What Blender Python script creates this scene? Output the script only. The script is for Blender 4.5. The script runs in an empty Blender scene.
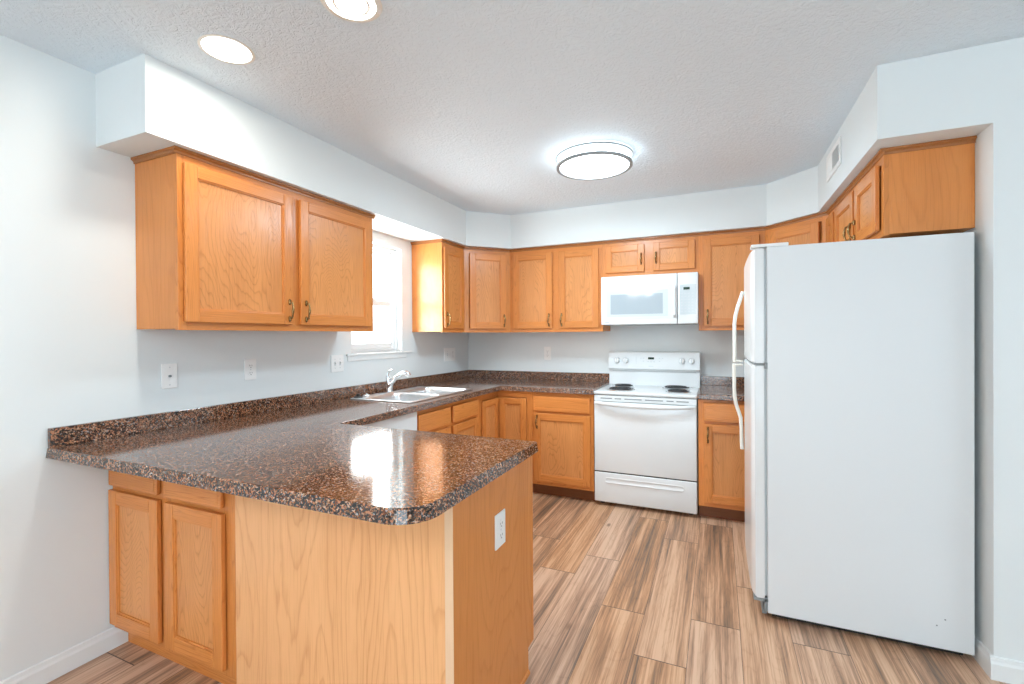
import bpy, bmesh, math, random
from mathutils import Vector, Matrix
PI = math.pi
S = bpy.context.scene
C = S.collection

# ---------------------------------------------------------------- camera
cam_d = bpy.data.cameras.new('camera')
cam = bpy.data.objects.new('camera', cam_d)
C.objects.link(cam)
S.camera = cam
cam_d.sensor_width = 36.0
cam_d.lens = 465.727 / 1024 * 36.0
cam_d.shift_x = 0.0
cam_d.shift_y = -(342 - 338.7156) / 1024
cam_d.clip_start = 0.05
cam.matrix_world = (Matrix.Translation((2.4013, -4.2922, 1.3375)) @ Matrix.Rotation(0.4166, 4, 'Z')
                    @ Matrix.Rotation(PI / 2 - 0.0055, 4, 'X') @ Matrix.Rotation(-0.0062, 4, 'Z'))

# ---------------------------------------------------------------- view, world, large lights
S.view_settings.view_transform = 'Standard'
S.view_settings.look = 'None'
S.view_settings.exposure = 0.37
S.view_settings.gamma = 1.0
S.view_settings.use_curve_mapping = False

W = bpy.data.worlds.new('world')
S.world = W
W.use_nodes = True
W.node_tree.nodes['Background'].inputs[0].default_value = (0.80, 0.91, 1.0, 1)
W.node_tree.nodes['Background'].inputs[1].default_value = 3.2

def area(name, loc, rot, sx, sy, power, col, shape='RECTANGLE', spread=PI):
    d = bpy.data.lights.new(name, 'AREA')
    d.shape = shape; d.size = sx; d.size_y = sy; d.energy = power; d.color = col; d.spread = spread
    o = bpy.data.objects.new(name, d); C.objects.link(o)
    o.location = loc; o.rotation_euler = rot
    return o

# fill lamps added at the unseen patio door and dining window behind the camera
area('fill_patio_door', (3.0, -6.93, 1.12), (-PI / 2, 0, PI), 2.3, 1.95, 20, (0.72, 0.87, 1.0))
area('fill_dining_window', (6.13, -4.2, 1.55), (PI / 2, 0, PI / 2), 1.6, 1.1, 13, (0.72, 0.87, 1.0))
# daylight outside the sink window
area('daylight_sink_window', (-0.16, -1.419, 1.64), (PI / 2, 0, -PI / 2), 0.56, 0.80, 26, (0.96, 0.98, 1.0))

# ---------------------------------------------------------------- measured layout
ZC, ZS, ZB = 2.455, 2.148, 1.3725        # ceiling, soffit underside, wall-cabinet underside
XR, YR = 3.3735, -1.896                  # right wall, wall face beyond the fridge
CT = 0.912                               # worktop height
DW_ = 0.305                              # wall-cabinet depth

# ---------------------------------------------------------------- node helpers
def mat(name):
    m = bpy.data.materials.new(name); m.use_nodes = True
    nt = m.node_tree
    for n in list(nt.nodes): nt.nodes.remove(n)
    out = nt.nodes.new('ShaderNodeOutputMaterial')
    b = nt.nodes.new('ShaderNodeBsdfPrincipled')
    nt.links.new(b.outputs[0], out.inputs[0])
    return m, nt, b
def N(nt, typ, **kw):
    n = nt.nodes.new(typ)
    for k, v in kw.items():
        if k.startswith('i_'):
            key = k[2:]
            n.inputs[int(key) if key.isdigit() else key.replace('_', ' ')].default_value = v
        else: setattr(n, k, v)
    return n
def ramp(nt, stops, interp='LINEAR'):
    r = nt.nodes.new('ShaderNodeValToRGB'); cr = r.color_ramp; cr.interpolation = interp
    while len(cr.elements) > 1: cr.elements.remove(cr.elements[-1])
    cr.elements[0].position = stops[0][0]; cr.elements[0].color = (*stops[0][1], 1)
    for p, c in stops[1:]:
        e = cr.elements.new(p); e.color = (*c, 1)
    return r
def L(nt, a, b): nt.links.new(a, b)
def simple(name, col, rough=0.5, metal=0.0, spec=0.5, coat=0.0, bump=None):
    m, nt, b = mat(name)
    b.inputs['Base Color'].default_value = (*col, 1)
    b.inputs['Roughness'].default_value = rough
    b.inputs['Metallic'].default_value = metal
    b.inputs['Specular IOR Level'].default_value = spec
    b.inputs['Coat Weight'].default_value = coat
    if bump:
        tc = N(nt, 'ShaderNodeTexCoord'); no = N(nt, 'ShaderNodeTexNoise', i_Scale=bump[0], i_Detail=3.0)
        bp = N(nt, 'ShaderNodeBump', i_Strength=bump[1], i_Distance=bump[2])
        L(nt, tc.outputs['Object'], no.inputs['Vector']); L(nt, no.outputs[0], bp.inputs['Height'])
        L(nt, bp.outputs[0], b.inputs['Normal'])
    return m

def oak(name, horiz=False, light=(0.75, 0.280, 0.068), dark=(0.42, 0.118, 0.024), cath=1.0, rough=0.27, rings=44.0, ga=9.0, gl=0.40):
    m, nt, b = mat(name)
    tc = N(nt, 'ShaderNodeTexCoord'); oi = N(nt, 'ShaderNodeObjectInfo')
    off = N(nt, 'ShaderNodeVectorMath', operation='SCALE')
    cv = N(nt, 'ShaderNodeCombineXYZ', i_0=7.3, i_1=3.1, i_2=11.7)
    L(nt, cv.outputs[0], off.inputs[0]); L(nt, oi.outputs['Random'], off.inputs['Scale'])
    ad = N(nt, 'ShaderNodeVectorMath', operation='ADD')
    L(nt, tc.outputs['Object'], ad.inputs[0]); L(nt, off.outputs[0], ad.inputs[1])
    def stretched(a, along):
        mp = N(nt, 'ShaderNodeMapping')
        mp.inputs['Scale'].default_value = (along, a, a) if horiz else (a, a, along)
        L(nt, ad.outputs[0], mp.inputs[0]); return mp.outputs[0]
    # growth-ring contours: level lines of a slow field stretched with the grain
    n1 = N(nt, 'ShaderNodeTexNoise', i_Scale=1.0, i_Detail=1.5, i_Roughness=0.45, i_Distortion=0.25)
    L(nt, stretched(ga, gl), n1.inputs['Vector'])
    n1b = N(nt, 'ShaderNodeTexNoise', i_Scale=1.0, i_Detail=2.0)
    L(nt, stretched(34.0, 7.0), n1b.inputs['Vector'])
    jit = N(nt, 'ShaderNodeMath', operation='MULTIPLY', i_1=0.022); L(nt, n1b.outputs[0], jit.inputs[0])
    fld = N(nt, 'ShaderNodeMath', operation='ADD'); L(nt, n1.outputs[0], fld.inputs[0]); L(nt, jit.outputs[0], fld.inputs[1])
    mu = N(nt, 'ShaderNodeMath', operation='MULTIPLY', i_1=rings); L(nt, fld.outputs[0], mu.inputs[0])
    fr = N(nt, 'ShaderNodeMath', operation='FRACT'); L(nt, mu.outputs[0], fr.inputs[0])
    rr = ramp(nt, [(0.0, (0.15,) * 3), (0.18, (0.0,) * 3), (0.72, (0.12,) * 3), (0.93, (1.0,) * 3), (1.0, (0.15,) * 3)])
    L(nt, fr.outputs[0], rr.inputs[0])
    # pores
    n2 = N(nt, 'ShaderNodeTexNoise', i_Scale=1.0, i_Detail=3.0)
    L(nt, stretched(260.0, 7.0), n2.inputs['Vector'])
    pr = ramp(nt, [(0.50, (0.0,) * 3), (0.72, (1.0,) * 3)]); L(nt, n2.outputs[0], pr.inputs[0])
    # broad tone
    n3 = N(nt, 'ShaderNodeTexNoise', i_Scale=1.0, i_Detail=2.0)
    L(nt, stretched(9.0, 0.9), n3.inputs['Vector'])
    a1 = N(nt, 'ShaderNodeMath', operation='MULTIPLY', i_1=0.36 * cath); L(nt, rr.outputs[0], a1.inputs[0])
    a2 = N(nt, 'ShaderNodeMath', operation='MULTIPLY_ADD', i_1=0.30); L(nt, pr.outputs[0], a2.inputs[0]); L(nt, a1.outputs[0], a2.inputs[2])
    a3 = N(nt, 'ShaderNodeMath', operation='MULTIPLY_ADD', i_1=0.55); L(nt, n3.outputs[0], a3.inputs[0]); L(nt, a2.outputs[0], a3.inputs[2])
    a4 = N(nt, 'ShaderNodeMath', operation='SUBTRACT', i_1=0.17); L(nt, a3.outputs[0], a4.inputs[0])
    mx = N(nt, 'ShaderNodeMix', data_type='RGBA'); mx.clamp_factor = True
    mx.inputs[6].default_value = (*light, 1); mx.inputs[7].default_value = (*dark, 1)
    L(nt, a4.outputs[0], mx.inputs[0]); 
    hs = N(nt, 'ShaderNodeHueSaturation', i_Saturation=1.0)
    vv = N(nt, 'ShaderNodeMath', operation='MULTIPLY_ADD', i_1=0.10, i_2=0.95); L(nt, oi.outputs['Random'], vv.inputs[0])
    L(nt, vv.outputs[0], hs.inputs['Value']); L(nt, mx.outputs[2], hs.inputs['Color'])
    L(nt, hs.outputs[0], b.inputs['Base Color'])
    b.inputs['Roughness'].default_value = rough
    bp = N(nt, 'ShaderNodeBump', i_Strength=0.30, i_Distance=0.001); bp.invert = True
    L(nt, pr.outputs[0], bp.inputs['Height']); L(nt, bp.outputs[0], b.inputs['Normal'])
    return m

OAK = oak('oak_vertical_grain'); OAKH = oak('oak_horizontal_grain', horiz=True)
OAKP = oak('oak_panel_grain', light=(0.76, 0.325, 0.105), dark=(0.38, 0.120, 0.028), cath=1.05, rings=62.0, ga=4.2, gl=0.75)
OAKS = oak('oak_veneer_side', light=(0.75, 0.285, 0.072), dark=(0.54, 0.170, 0.034), cath=0.8, rings=26.0, ga=3.2, gl=0.5)
OAKB = oak('oak_pale_back_panel', light=(0.88, 0.475, 0.220), dark=(0.62, 0.26, 0.090), cath=1.1, rings=30.0, ga=3.4, gl=0.45)
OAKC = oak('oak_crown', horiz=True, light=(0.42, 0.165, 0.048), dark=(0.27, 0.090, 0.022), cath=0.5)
OAKT = oak('oak_toe_kick_shaded', horiz=True, light=(0.22, 0.075, 0.025), dark=(0.12, 0.04, 0.015), cath=0.5)  # oak darkened to paint in the shade under the base cabinets
PALE = oak('oak_pale_trim', light=(0.88, 0.62, 0.40), dark=(0.78, 0.50, 0.29), cath=0.3)

def granite(name):
    m, nt, b = mat(name)
    tc = N(nt, 'ShaderNodeTexCoord')
    nz = N(nt, 'ShaderNodeTexNoise', i_Scale=90.0, i_Detail=2.0)
    L(nt, tc.outputs['Object'], nz.inputs['Vector'])
    sb = N(nt, 'ShaderNodeVectorMath', operation='SUBTRACT'); sb.inputs[1].default_value = (0.5, 0.5, 0.5)
    L(nt, nz.outputs['Color'], sb.inputs[0])
    sc = N(nt, 'ShaderNodeVectorMath', operation='SCALE'); sc.inputs['Scale'].default_value = 0.0045
    L(nt, sb.outputs[0], sc.inputs[0])
    ad = N(nt, 'ShaderNodeVectorMath', operation='ADD')
    L(nt, tc.outputs['Object'], ad.inputs[0]); L(nt, sc.outputs[0], ad.inputs[1])
    v1 = N(nt, 'ShaderNodeTexVoronoi', i_Scale=185.0); L(nt, ad.outputs[0], v1.inputs['Vector'])
    s1 = N(nt, 'ShaderNodeSeparateColor'); L(nt, v1.outputs['Color'], s1.inputs[0])
    r1 = ramp(nt, [(0.0, (0.010, 0.008, 0.008)), (0.36, (0.045, 0.020, 0.013)), (0.50, (0.19, 0.065, 0.028)),
                   (0.64, (0.46, 0.19, 0.095)), (0.84, (0.58, 0.36, 0.24)), (0.93, (0.34, 0.30, 0.28))], 'CONSTANT')
    L(nt, s1.outputs[0], r1.inputs[0])
    v2 = N(nt, 'ShaderNodeTexVoronoi', i_Scale=330.0); L(nt, ad.outputs[0], v2.inputs['Vector'])
    s2 = N(nt, 'ShaderNodeSeparateColor'); L(nt, v2.outputs['Color'], s2.inputs[0])
    r2 = ramp(nt, [(0.0, (0.010, 0.008, 0.008)), (0.52, (0.12, 0.050, 0.025)), (0.75, (0.36, 0.20, 0.11))], 'CONSTANT')
    L(nt, s2.outputs[1], r2.inputs[0])
    mk = N(nt, 'ShaderNodeMath', operation='GREATER_THAN', i_1=0.60); L(nt, s2.outputs[2], mk.inputs[0])
    mx = N(nt, 'ShaderNodeMix', data_type='RGBA')
    L(nt, mk.outputs[0], mx.inputs[0]); L(nt, r1.outputs[0], mx.inputs[6]); L(nt, r2.outputs[0], mx.inputs[7])
    L(nt, mx.outputs[2], b.inputs['Base Color'])
    b.inputs['Roughness'].default_value = 0.10
    b.inputs['Specular IOR Level'].default_value = 0.85
    n4 = N(nt, 'ShaderNodeTexNoise', i_Scale=160.0, i_Detail=2.0); L(nt, tc.outputs['Object'], n4.inputs['Vector'])
    bp = N(nt, 'ShaderNodeBump', i_Strength=0.07, i_Distance=0.0005)
    L(nt, n4.outputs[0], bp.inputs['Height']); L(nt, bp.outputs[0], b.inputs['Normal'])
    return m
GRANITE = granite('brown_speckled_laminate')

def floor_mat():
    m, nt, b = mat('wood_look_plank_tile')
    uv = N(nt, 'ShaderNodeUVMap', uv_map='plank')
    at = N(nt, 'ShaderNodeAttribute', attribute_name='plank_id')
    sp = N(nt, 'ShaderNodeSeparateXYZ'); L(nt, uv.outputs[0], sp.inputs[0])
    cb = N(nt, 'ShaderNodeCombineXYZ'); L(nt, sp.outputs[0], cb.inputs[0]); L(nt, sp.outputs[1], cb.inputs[1])
    pid = N(nt, 'ShaderNodeMath', operation='MULTIPLY', i_1=37.0); L(nt, at.outputs['Fac'], pid.inputs[0])
    L(nt, pid.outputs[0], cb.inputs[2])
    def st(sx, sy, det, rough=0.5, dist=0.0):
        mp = N(nt, 'ShaderNodeMapping'); mp.inputs['Scale'].default_value = (sx, sy, 1.0)
        L(nt, cb.outputs[0], mp.inputs[0])
        n = N(nt, 'ShaderNodeTexNoise', i_Scale=1.0, i_Detail=det, i_Roughness=rough, i_Distortion=dist)
        L(nt, mp.outputs[0], n.inputs['Vector']); return n.outputs[0]
    a = st(21.0, 0.7, 2.5, 0.5, 0.15)         # broad streaks
    c = st(95.0, 1.8, 4.0, 0.7, 0.1)          # narrow streaks
    d = st(340.0, 10.0, 3.0, 0.6)         # pores
    # contour grain
    mu = N(nt, 'ShaderNodeMath', operation='MULTIPLY', i_1=16.0); L(nt, st(7.0, 1.3, 1.0, 0.4, 0.6), mu.inputs[0])
    fr = N(nt, 'ShaderNodeMath', operation='FRACT'); L(nt, mu.outputs[0], fr.inputs[0])
    rg = ramp(nt, [(0.0, (0.3,) * 3), (0.2, (0,) * 3), (0.8, (0.15,) * 3), (0.95, (1,) * 3), (1.0, (0.3,) * 3)]); L(nt, fr.outputs[0], rg.inputs[0])
    s1 = N(nt, 'ShaderNodeMath', operation='MULTIPLY_ADD', i_1=1.5); L(nt, a, s1.inputs[0])
    pofs = N(nt, 'ShaderNodeMath', operation='MULTIPLY_ADD', i_1=0.22, i_2=-1.20); L(nt, at.outputs['Fac'], pofs.inputs[0])
    L(nt, pofs.outputs[0], s1.inputs[2])
    s2 = N(nt, 'ShaderNodeMath', operation='MULTIPLY_ADD', i_1=1.45); L(nt, c, s2.inputs[0]); L(nt, s1.outputs[0], s2.inputs[2])
    s3 = N(nt, 'ShaderNodeMath', operation='MULTIPLY_ADD', i_1=0.08); L(nt, rg.outputs[0], s3.inputs[0]); L(nt, s2.outputs[0], s3.inputs[2])
    s4 = N(nt, 'ShaderNodeMath', operation='MULTIPLY_ADD', i_1=0.35); L(nt, d, s4.inputs[0]); L(nt, s3.outputs[0], s4.inputs[2])
    s5 = N(nt, 'ShaderNodeMath', operation='SUBTRACT', i_1=0.17); L(nt, s4.outputs[0], s5.inputs[0])
    rp = ramp(nt, [(0.12, (0.70, 0.455, 0.30)), (0.36, (0.55, 0.32, 0.195)), (0.56, (0.37, 0.205, 0.12)),
                   (0.74, (0.22, 0.145, 0.098)), (0.95, (0.09, 0.066, 0.052))])
    L(nt, s5.outputs[0], rp.inputs[0])
    # each plank its own warmth
    wv = N(nt, 'ShaderNodeMath', operation='MULTIPLY', i_1=7.13); L(nt, at.outputs['Fac'], wv.inputs[0])
    wf = N(nt, 'ShaderNodeMath', operation='FRACT'); L(nt, wv.outputs[0], wf.inputs[0])
    wr = N(nt, 'ShaderNodeMath', operation='MULTIPLY_ADD', i_1=0.22, i_2=0.90); L(nt, wf.outputs[0], wr.inputs[0])
    hsf = N(nt, 'ShaderNodeHueSaturation'); L(nt, wr.outputs[0], hsf.inputs['Saturation']); L(nt, rp.outputs[0], hsf.inputs['Color'])
    # knots
    vk = N(nt, 'ShaderNodeTexVoronoi', i_Scale=1.0); mpk = N(nt, 'ShaderNodeMapping'); mpk.inputs['Scale'].default_value = (5.0, 2.1, 1.0)
    L(nt, cb.outputs[0], mpk.inputs[0]); L(nt, mpk.outputs[0], vk.inputs['Vector'])
    kr = ramp(nt, [(0.02, (1,) * 3), (0.085, (0,) * 3)]); L(nt, vk.outputs['Distance'], kr.inputs[0])
    mk = N(nt, 'ShaderNodeMix', data_type='RGBA'); mk.inputs[7].default_value = (0.12, 0.055, 0.03, 1)
    km = N(nt, 'ShaderNodeMath', operation='MULTIPLY', i_1=0.75); L(nt, kr.outputs[0], km.inputs[0])
    L(nt, km.outputs[0], mk.inputs[0]); L(nt, hsf.outputs[0], mk.inputs[6])
    # joints (the plank edges)
    PWd, PLn = 0.2068, 1.22
    def edge(o, size, half):
        q = N(nt, 'ShaderNodeMath', operation='SUBTRACT', i_1=size / 2); L(nt, o, q.inputs[0])
        ab = N(nt, 'ShaderNodeMath', operation='ABSOLUTE'); L(nt, q.outputs[0], ab.inputs[0])
        g = N(nt, 'ShaderNodeMath', operation='GREATER_THAN', i_1=size / 2 - half); L(nt, ab.outputs[0], g.inputs[0])
        return g.outputs[0]
    e = N(nt, 'ShaderNodeMath', operation='MAXIMUM'); L(nt, edge(sp.outputs[0], PWd, 0.0010), e.inputs[0]); L(nt, edge(sp.outputs[1], PLn, 0.0022), e.inputs[1])
    mj = N(nt, 'ShaderNodeMix', data_type='RGBA'); mj.inputs[7].default_value = (0.10, 0.06, 0.04, 1)
    L(nt, e.outputs[0], mj.inputs[0]); L(nt, mk.outputs[2], mj.inputs[6]); L(nt, mj.outputs[2], b.inputs['Base Color'])
    b.inputs['Roughness'].default_value = 0.42
    bp = N(nt, 'ShaderNodeBump', i_Strength=0.25, i_Distance=0.001); bp.invert = True
    L(nt, s5.outputs[0], bp.inputs['Height']); L(nt, bp.outputs[0], b.inputs['Normal'])
    return m
FLOORM = floor_mat()

WALL = simple('white_wall_paint', (0.79, 0.84, 0.85), 0.55, spec=0.35, bump=(140.0, 0.05, 0.001))
def ceil_mat():
    m, nt, b = mat('textured_ceiling_paint')
    b.inputs['Base Color'].default_value = (0.81, 0.905, 0.975, 1); b.inputs['Roughness'].default_value = 0.7
    tc = N(nt, 'ShaderNodeTexCoord')
    n = N(nt, 'ShaderNodeTexNoise', i_Scale=30.0, i_Detail=4.0, i_Roughness=0.6, i_Distortion=1.5)
    L(nt, tc.outputs['Object'], n.inputs['Vector'])
    r = ramp(nt, [(0.40, (0,) * 3), (0.60, (1,) * 3)]); L(nt, n.outputs[0], r.inputs[0])
    bp = N(nt, 'ShaderNodeBump', i_Strength=0.42, i_Distance=0.010)
    L(nt, r.outputs[0], bp.inputs['Height']); L(nt, bp.outputs[0], b.inputs['Normal'])
    return m
CEIL = ceil_mat()
TRIM = simple('white_trim_paint', (0.84, 0.87, 0.87), 0.35)
APPL = simple('white_appliance_enamel', (0.79, 0.82, 0.83), 0.18, bump=(400.0, 0.03, 0.0005))
FRSIDE = simple('white_textured_fridge_enamel', (0.77, 0.81, 0.83), 0.38, bump=(900.0, 0.12, 0.0006))
PLAST = simple('white_plastic', (0.92, 0.93, 0.92), 0.35)
HANDP = simple('cream_plastic', (0.86, 0.85, 0.78), 0.3)
SILL = simple('vinyl_window_white', (0.86, 0.88, 0.88), 0.35)
GREY = simple('grey_print', (0.42, 0.45, 0.47), 0.5)
LGREY = simple('pale_grey_print', (0.62, 0.66, 0.68), 0.5)
VENTG = simple('dark_grey_and_shade', (0.25, 0.28, 0.29), 0.6)  # dark hardware grey, also painted as shade in vent slots and register duct
BLACK = simple('black_plastic', (0.015, 0.015, 0.015), 0.4)
COIL = simple('black_heating_coil', (0.02, 0.02, 0.022), 0.45)
GASK = simple('grey_gasket_rubber', (0.55, 0.60, 0.62), 0.6)
CHROME = simple('chrome', (0.80, 0.81, 0.82), 0.12, metal=1.0)
STEEL = simple('stainless_steel', (0.70, 0.71, 0.72), 0.36, metal=1.0)
NICKEL = simple('satin_nickel', (0.66, 0.68, 0.68), 0.32, metal=1.0)
RINGM = simple('brushed_grey_ring', (0.30, 0.32, 0.33), 0.55, metal=0.0)
BRASS = simple('antique_brass', (0.30, 0.19, 0.075), 0.25, metal=0.9)
MWG = simple('microwave_window_glass', (0.40, 0.46, 0.50), 0.07)
MWB = simple('microwave_bezel_gloss', (0.72, 0.77, 0.79), 0.08)
MWF = simple('microwave_window_frame', (0.62, 0.68, 0.70), 0.10)
DISP = simple('dark_green_display', (0.02, 0.045, 0.03), 0.15)
DARK = simple('dark_recess', (0.03, 0.022, 0.018), 0.8)

def emis(name, col, st):
    m, nt, b = mat(name)
    b.inputs['Base Color'].default_value = (0.9, 0.9, 0.9, 1)
    b.inputs['Emission Color'].default_value = (*col, 1); b.inputs['Emission Strength'].default_value = st
    return m
DOME = emis('lit_dome_diffuser', (0.80, 0.93, 1.0), 8.0)
CANL = emis('lit_can_lens', (1.0, 0.95, 0.86), 9.0)
BULB = emis('lit_bulb', (1.0, 0.95, 0.84), 12.0)
SHADEM = emis('lit_frosted_shade', (0.95, 0.97, 1.0), 46.0)
BAFF = simple('white_can_baffle', (0.90, 0.88, 0.82), 0.4)

def glass_mat():
    m = bpy.data.materials.new('window_glass'); m.use_nodes = True; nt = m.node_tree
    for n in list(nt.nodes): nt.nodes.remove(n)
    out = N(nt, 'ShaderNodeOutputMaterial'); tr = N(nt, 'ShaderNodeBsdfTransparent'); gl = N(nt, 'ShaderNodeBsdfGlossy', i_Roughness=0.02)
    tr.inputs[0].default_value = (0.95, 0.97, 0.96, 1)
    lw = N(nt, 'ShaderNodeLayerWeight', i_Blend=0.5); p5 = N(nt, 'ShaderNodeMath', operation='POWER', i_1=5.0); L(nt, lw.outputs['Facing'], p5.inputs[0])
    fz = N(nt, 'ShaderNodeMath', operation='MULTIPLY_ADD', i_1=0.5, i_2=0.03); L(nt, p5.outputs[0], fz.inputs[0]); mx = N(nt, 'ShaderNodeMixShader')
    L(nt, fz.outputs[0], mx.inputs[0]); L(nt, tr.outputs[0], mx.inputs[1]); L(nt, gl.outputs[0], mx.inputs[2]); L(nt, mx.outputs[0], out.inputs[0])
    return m
GLASS = glass_mat()

# ---------------------------------------------------------------- mesh helpers
class MB:
    def __init__(s): s.bm = bmesh.new()
    def _merge(s, t, mi=0):
        for f in t.faces: f.material_index = mi
        me = bpy.data.meshes.new('t'); t.to_mesh(me); t.free()
        s.bm.from_mesh(me); bpy.data.meshes.remove(me)
    def box(s, x0, x1, y0, y1, z0, z1, mi=0, bev=0.0, seg=2):
        t = bmesh.new()
        bmesh.ops.create_cube(t, size=1.0)
        for v in t.verts:
            v.co = Vector(((x0 + x1) / 2 + v.co.x * (x1 - x0), (y0 + y1) / 2 + v.co.y * (y1 - y0), (z0 + z1) / 2 + v.co.z * (z1 - z0)))
        if bev: bmesh.ops.bevel(t, geom=list(t.edges), offset=bev, segments=seg, affect='EDGES', profile=0.5, clamp_overlap=True)
        s._merge(t, mi); return s
    def prism(s, poly, z0, z1, mi=0):
        t = bmesh.new()
        lo = [t.verts.new((x, y, z0)) for x, y in poly]; hi = [t.verts.new((x, y, z1)) for x, y in poly]
        n = len(poly)
        t.faces.new(lo[::-1]); t.faces.new(hi)
        for i in range(n): t.faces.new((lo[i], lo[(i + 1) % n], hi[(i + 1) % n], hi[i]))
        bmesh.ops.recalc_face_normals(t, faces=t.faces)
        s._merge(t, mi); return s
    def sweep(s, prof, p0, p1, out, mi=0):
        # extrude a profile [(outwards, up)] from p0 to p1; out = unit vector away from the wall
        t = bmesh.new(); o = Vector(out); z = Vector((0, 0, 1))
        a = [t.verts.new(Vector(p0) + o * u + z * w) for u, w in prof]
        b = [t.verts.new(Vector(p1) + o * u + z * w) for u, w in prof]
        n = len(prof); t.faces.new(a); t.faces.new(b[::-1])
        for i in range(n): t.faces.new((a[i], b[i], b[(i + 1) % n], a[(i + 1) % n]))
        bmesh.ops.recalc_face_normals(t, faces=t.faces)
        s._merge(t, mi); return s
    def cyl(s, p0, p1, r0, r1=None, seg=24, mi=0, bev=0.0):
        r1 = r0 if r1 is None else r1
        t = bmesh.new(); p0 = Vector(p0); p1 = Vector(p1); d = p1 - p0
        bmesh.ops.create_cone(t, cap_ends=True, segments=seg, radius1=r0, radius2=r1, depth=d.length)
        M = Matrix.Translation((p0 + p1) / 2) @ d.to_track_quat('Z', 'Y').to_matrix().to_4x4()
        bmesh.ops.transform(t, matrix=M, verts=t.verts)
        if bev:
            es = [e for e in t.edges if len(e.link_faces) == 2 and (len(e.link_faces[0].verts) > 4) != (len(e.link_faces[1].verts) > 4)]
            bmesh.ops.bevel(t, geom=es, offset=bev, segments=3, affect='EDGES', profile=0.5)
        s._merge(t, mi); return s
    def lathe(s, prof, loc=(0, 0, 0), axis='Z', seg=40, mi=0):
        t = bmesh.new(); rings = []
        for r, h in prof:
            rings.append([t.verts.new((max(r, 1e-5) * math.cos(2 * PI * i / seg), max(r, 1e-5) * math.sin(2 * PI * i / seg), h)) for i in range(seg)])
        for a, b in zip(rings, rings[1:]):
            for i in range(seg): t.faces.new((a[i], a[(i + 1) % seg], b[(i + 1) % seg], b[i]))
        bmesh.ops.remove_doubles(t, verts=t.verts, dist=2e-5)
        if axis == 'Y': bmesh.ops.rotate(t, matrix=Matrix.Rotation(PI / 2, 3, 'X'), verts=t.verts)
        if axis == 'X': bmesh.ops.rotate(t, matrix=Matrix.Rotation(PI / 2, 3, 'Y'), verts=t.verts)
        bmesh.ops.translate(t, vec=loc, verts=t.verts)
        bmesh.ops.recalc_face_normals(t, faces=t.faces)
        s._merge(t, mi); return s
    def tube(s, pts, rad, seg=12, mi=0, flat=None):
        pts = [Vector(p) for p in pts]; n = len(pts)
        if not hasattr(rad, '__len__'): rad = [rad] * n
        t = bmesh.new(); rings = []; ref = Vector((0.123, 0.31, 0.94)).normalized()
        if flat: ref = Vector(flat[0])
        for i, p in enumerate(pts):
            d = (pts[min(i + 1, n - 1)] - pts[max(i - 1, 0)]).normalized()
            u = ref - d * ref.dot(d); u.normalize(); w = d.cross(u)
            k = flat[1] if flat else 1.0
            rings.append([t.verts.new(p + u * (rad[i] * k * math.cos(2 * PI * j / seg)) + w * (rad[i] * math.sin(2 * PI * j / seg))) for j in range(seg)])
        for a, b in zip(rings, rings[1:]):
            for j in range(seg): t.faces.new((a[j], a[(j + 1) % seg], b[(j + 1) % seg], b[j]))
        t.faces.new(rings[0][::-1]); t.faces.new(rings[-1])
        bmesh.ops.recalc_face_normals(t, faces=t.faces)
        s._merge(t, mi); return s
    def build(s, name, mats, parent=None, smooth=False):
        me = bpy.data.meshes.new(name)
        if smooth:
            for f in s.bm.faces: f.smooth = True
        s.bm.to_mesh(me); s.bm.free()
        for m in (mats if isinstance(mats, (list, tuple)) else [mats]): me.materials.append(m)
        if smooth:
            try: me.set_sharp_from_angle(angle=math.radians(38))
            except Exception: pass
        o = bpy.data.objects.new(name, me); C.objects.link(o)
        if parent: o.parent = parent
        return o

def thing(name, label, cat, loc=(0, 0, 0), rz=0.0, group=None):
    o = bpy.data.objects.new(name, None); C.objects.link(o)
    o.location = loc; o.rotation_euler = (0, 0, rz); o.empty_display_size = 0.1
    o['label'] = label; o['category'] = cat
    if group: o['group'] = group
    return o
def tag(o, label, cat, group=None):
    o['label'] = label; o['category'] = cat
    if group: o['group'] = group
    return o
def struct(o, parent=None):
    o['kind'] = 'structure'; return o

# ================================================================ THE ROOM
T = 0.14
XE, YE = 6.2, -7.0     # far side and rear of the dining area behind the camera
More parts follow.
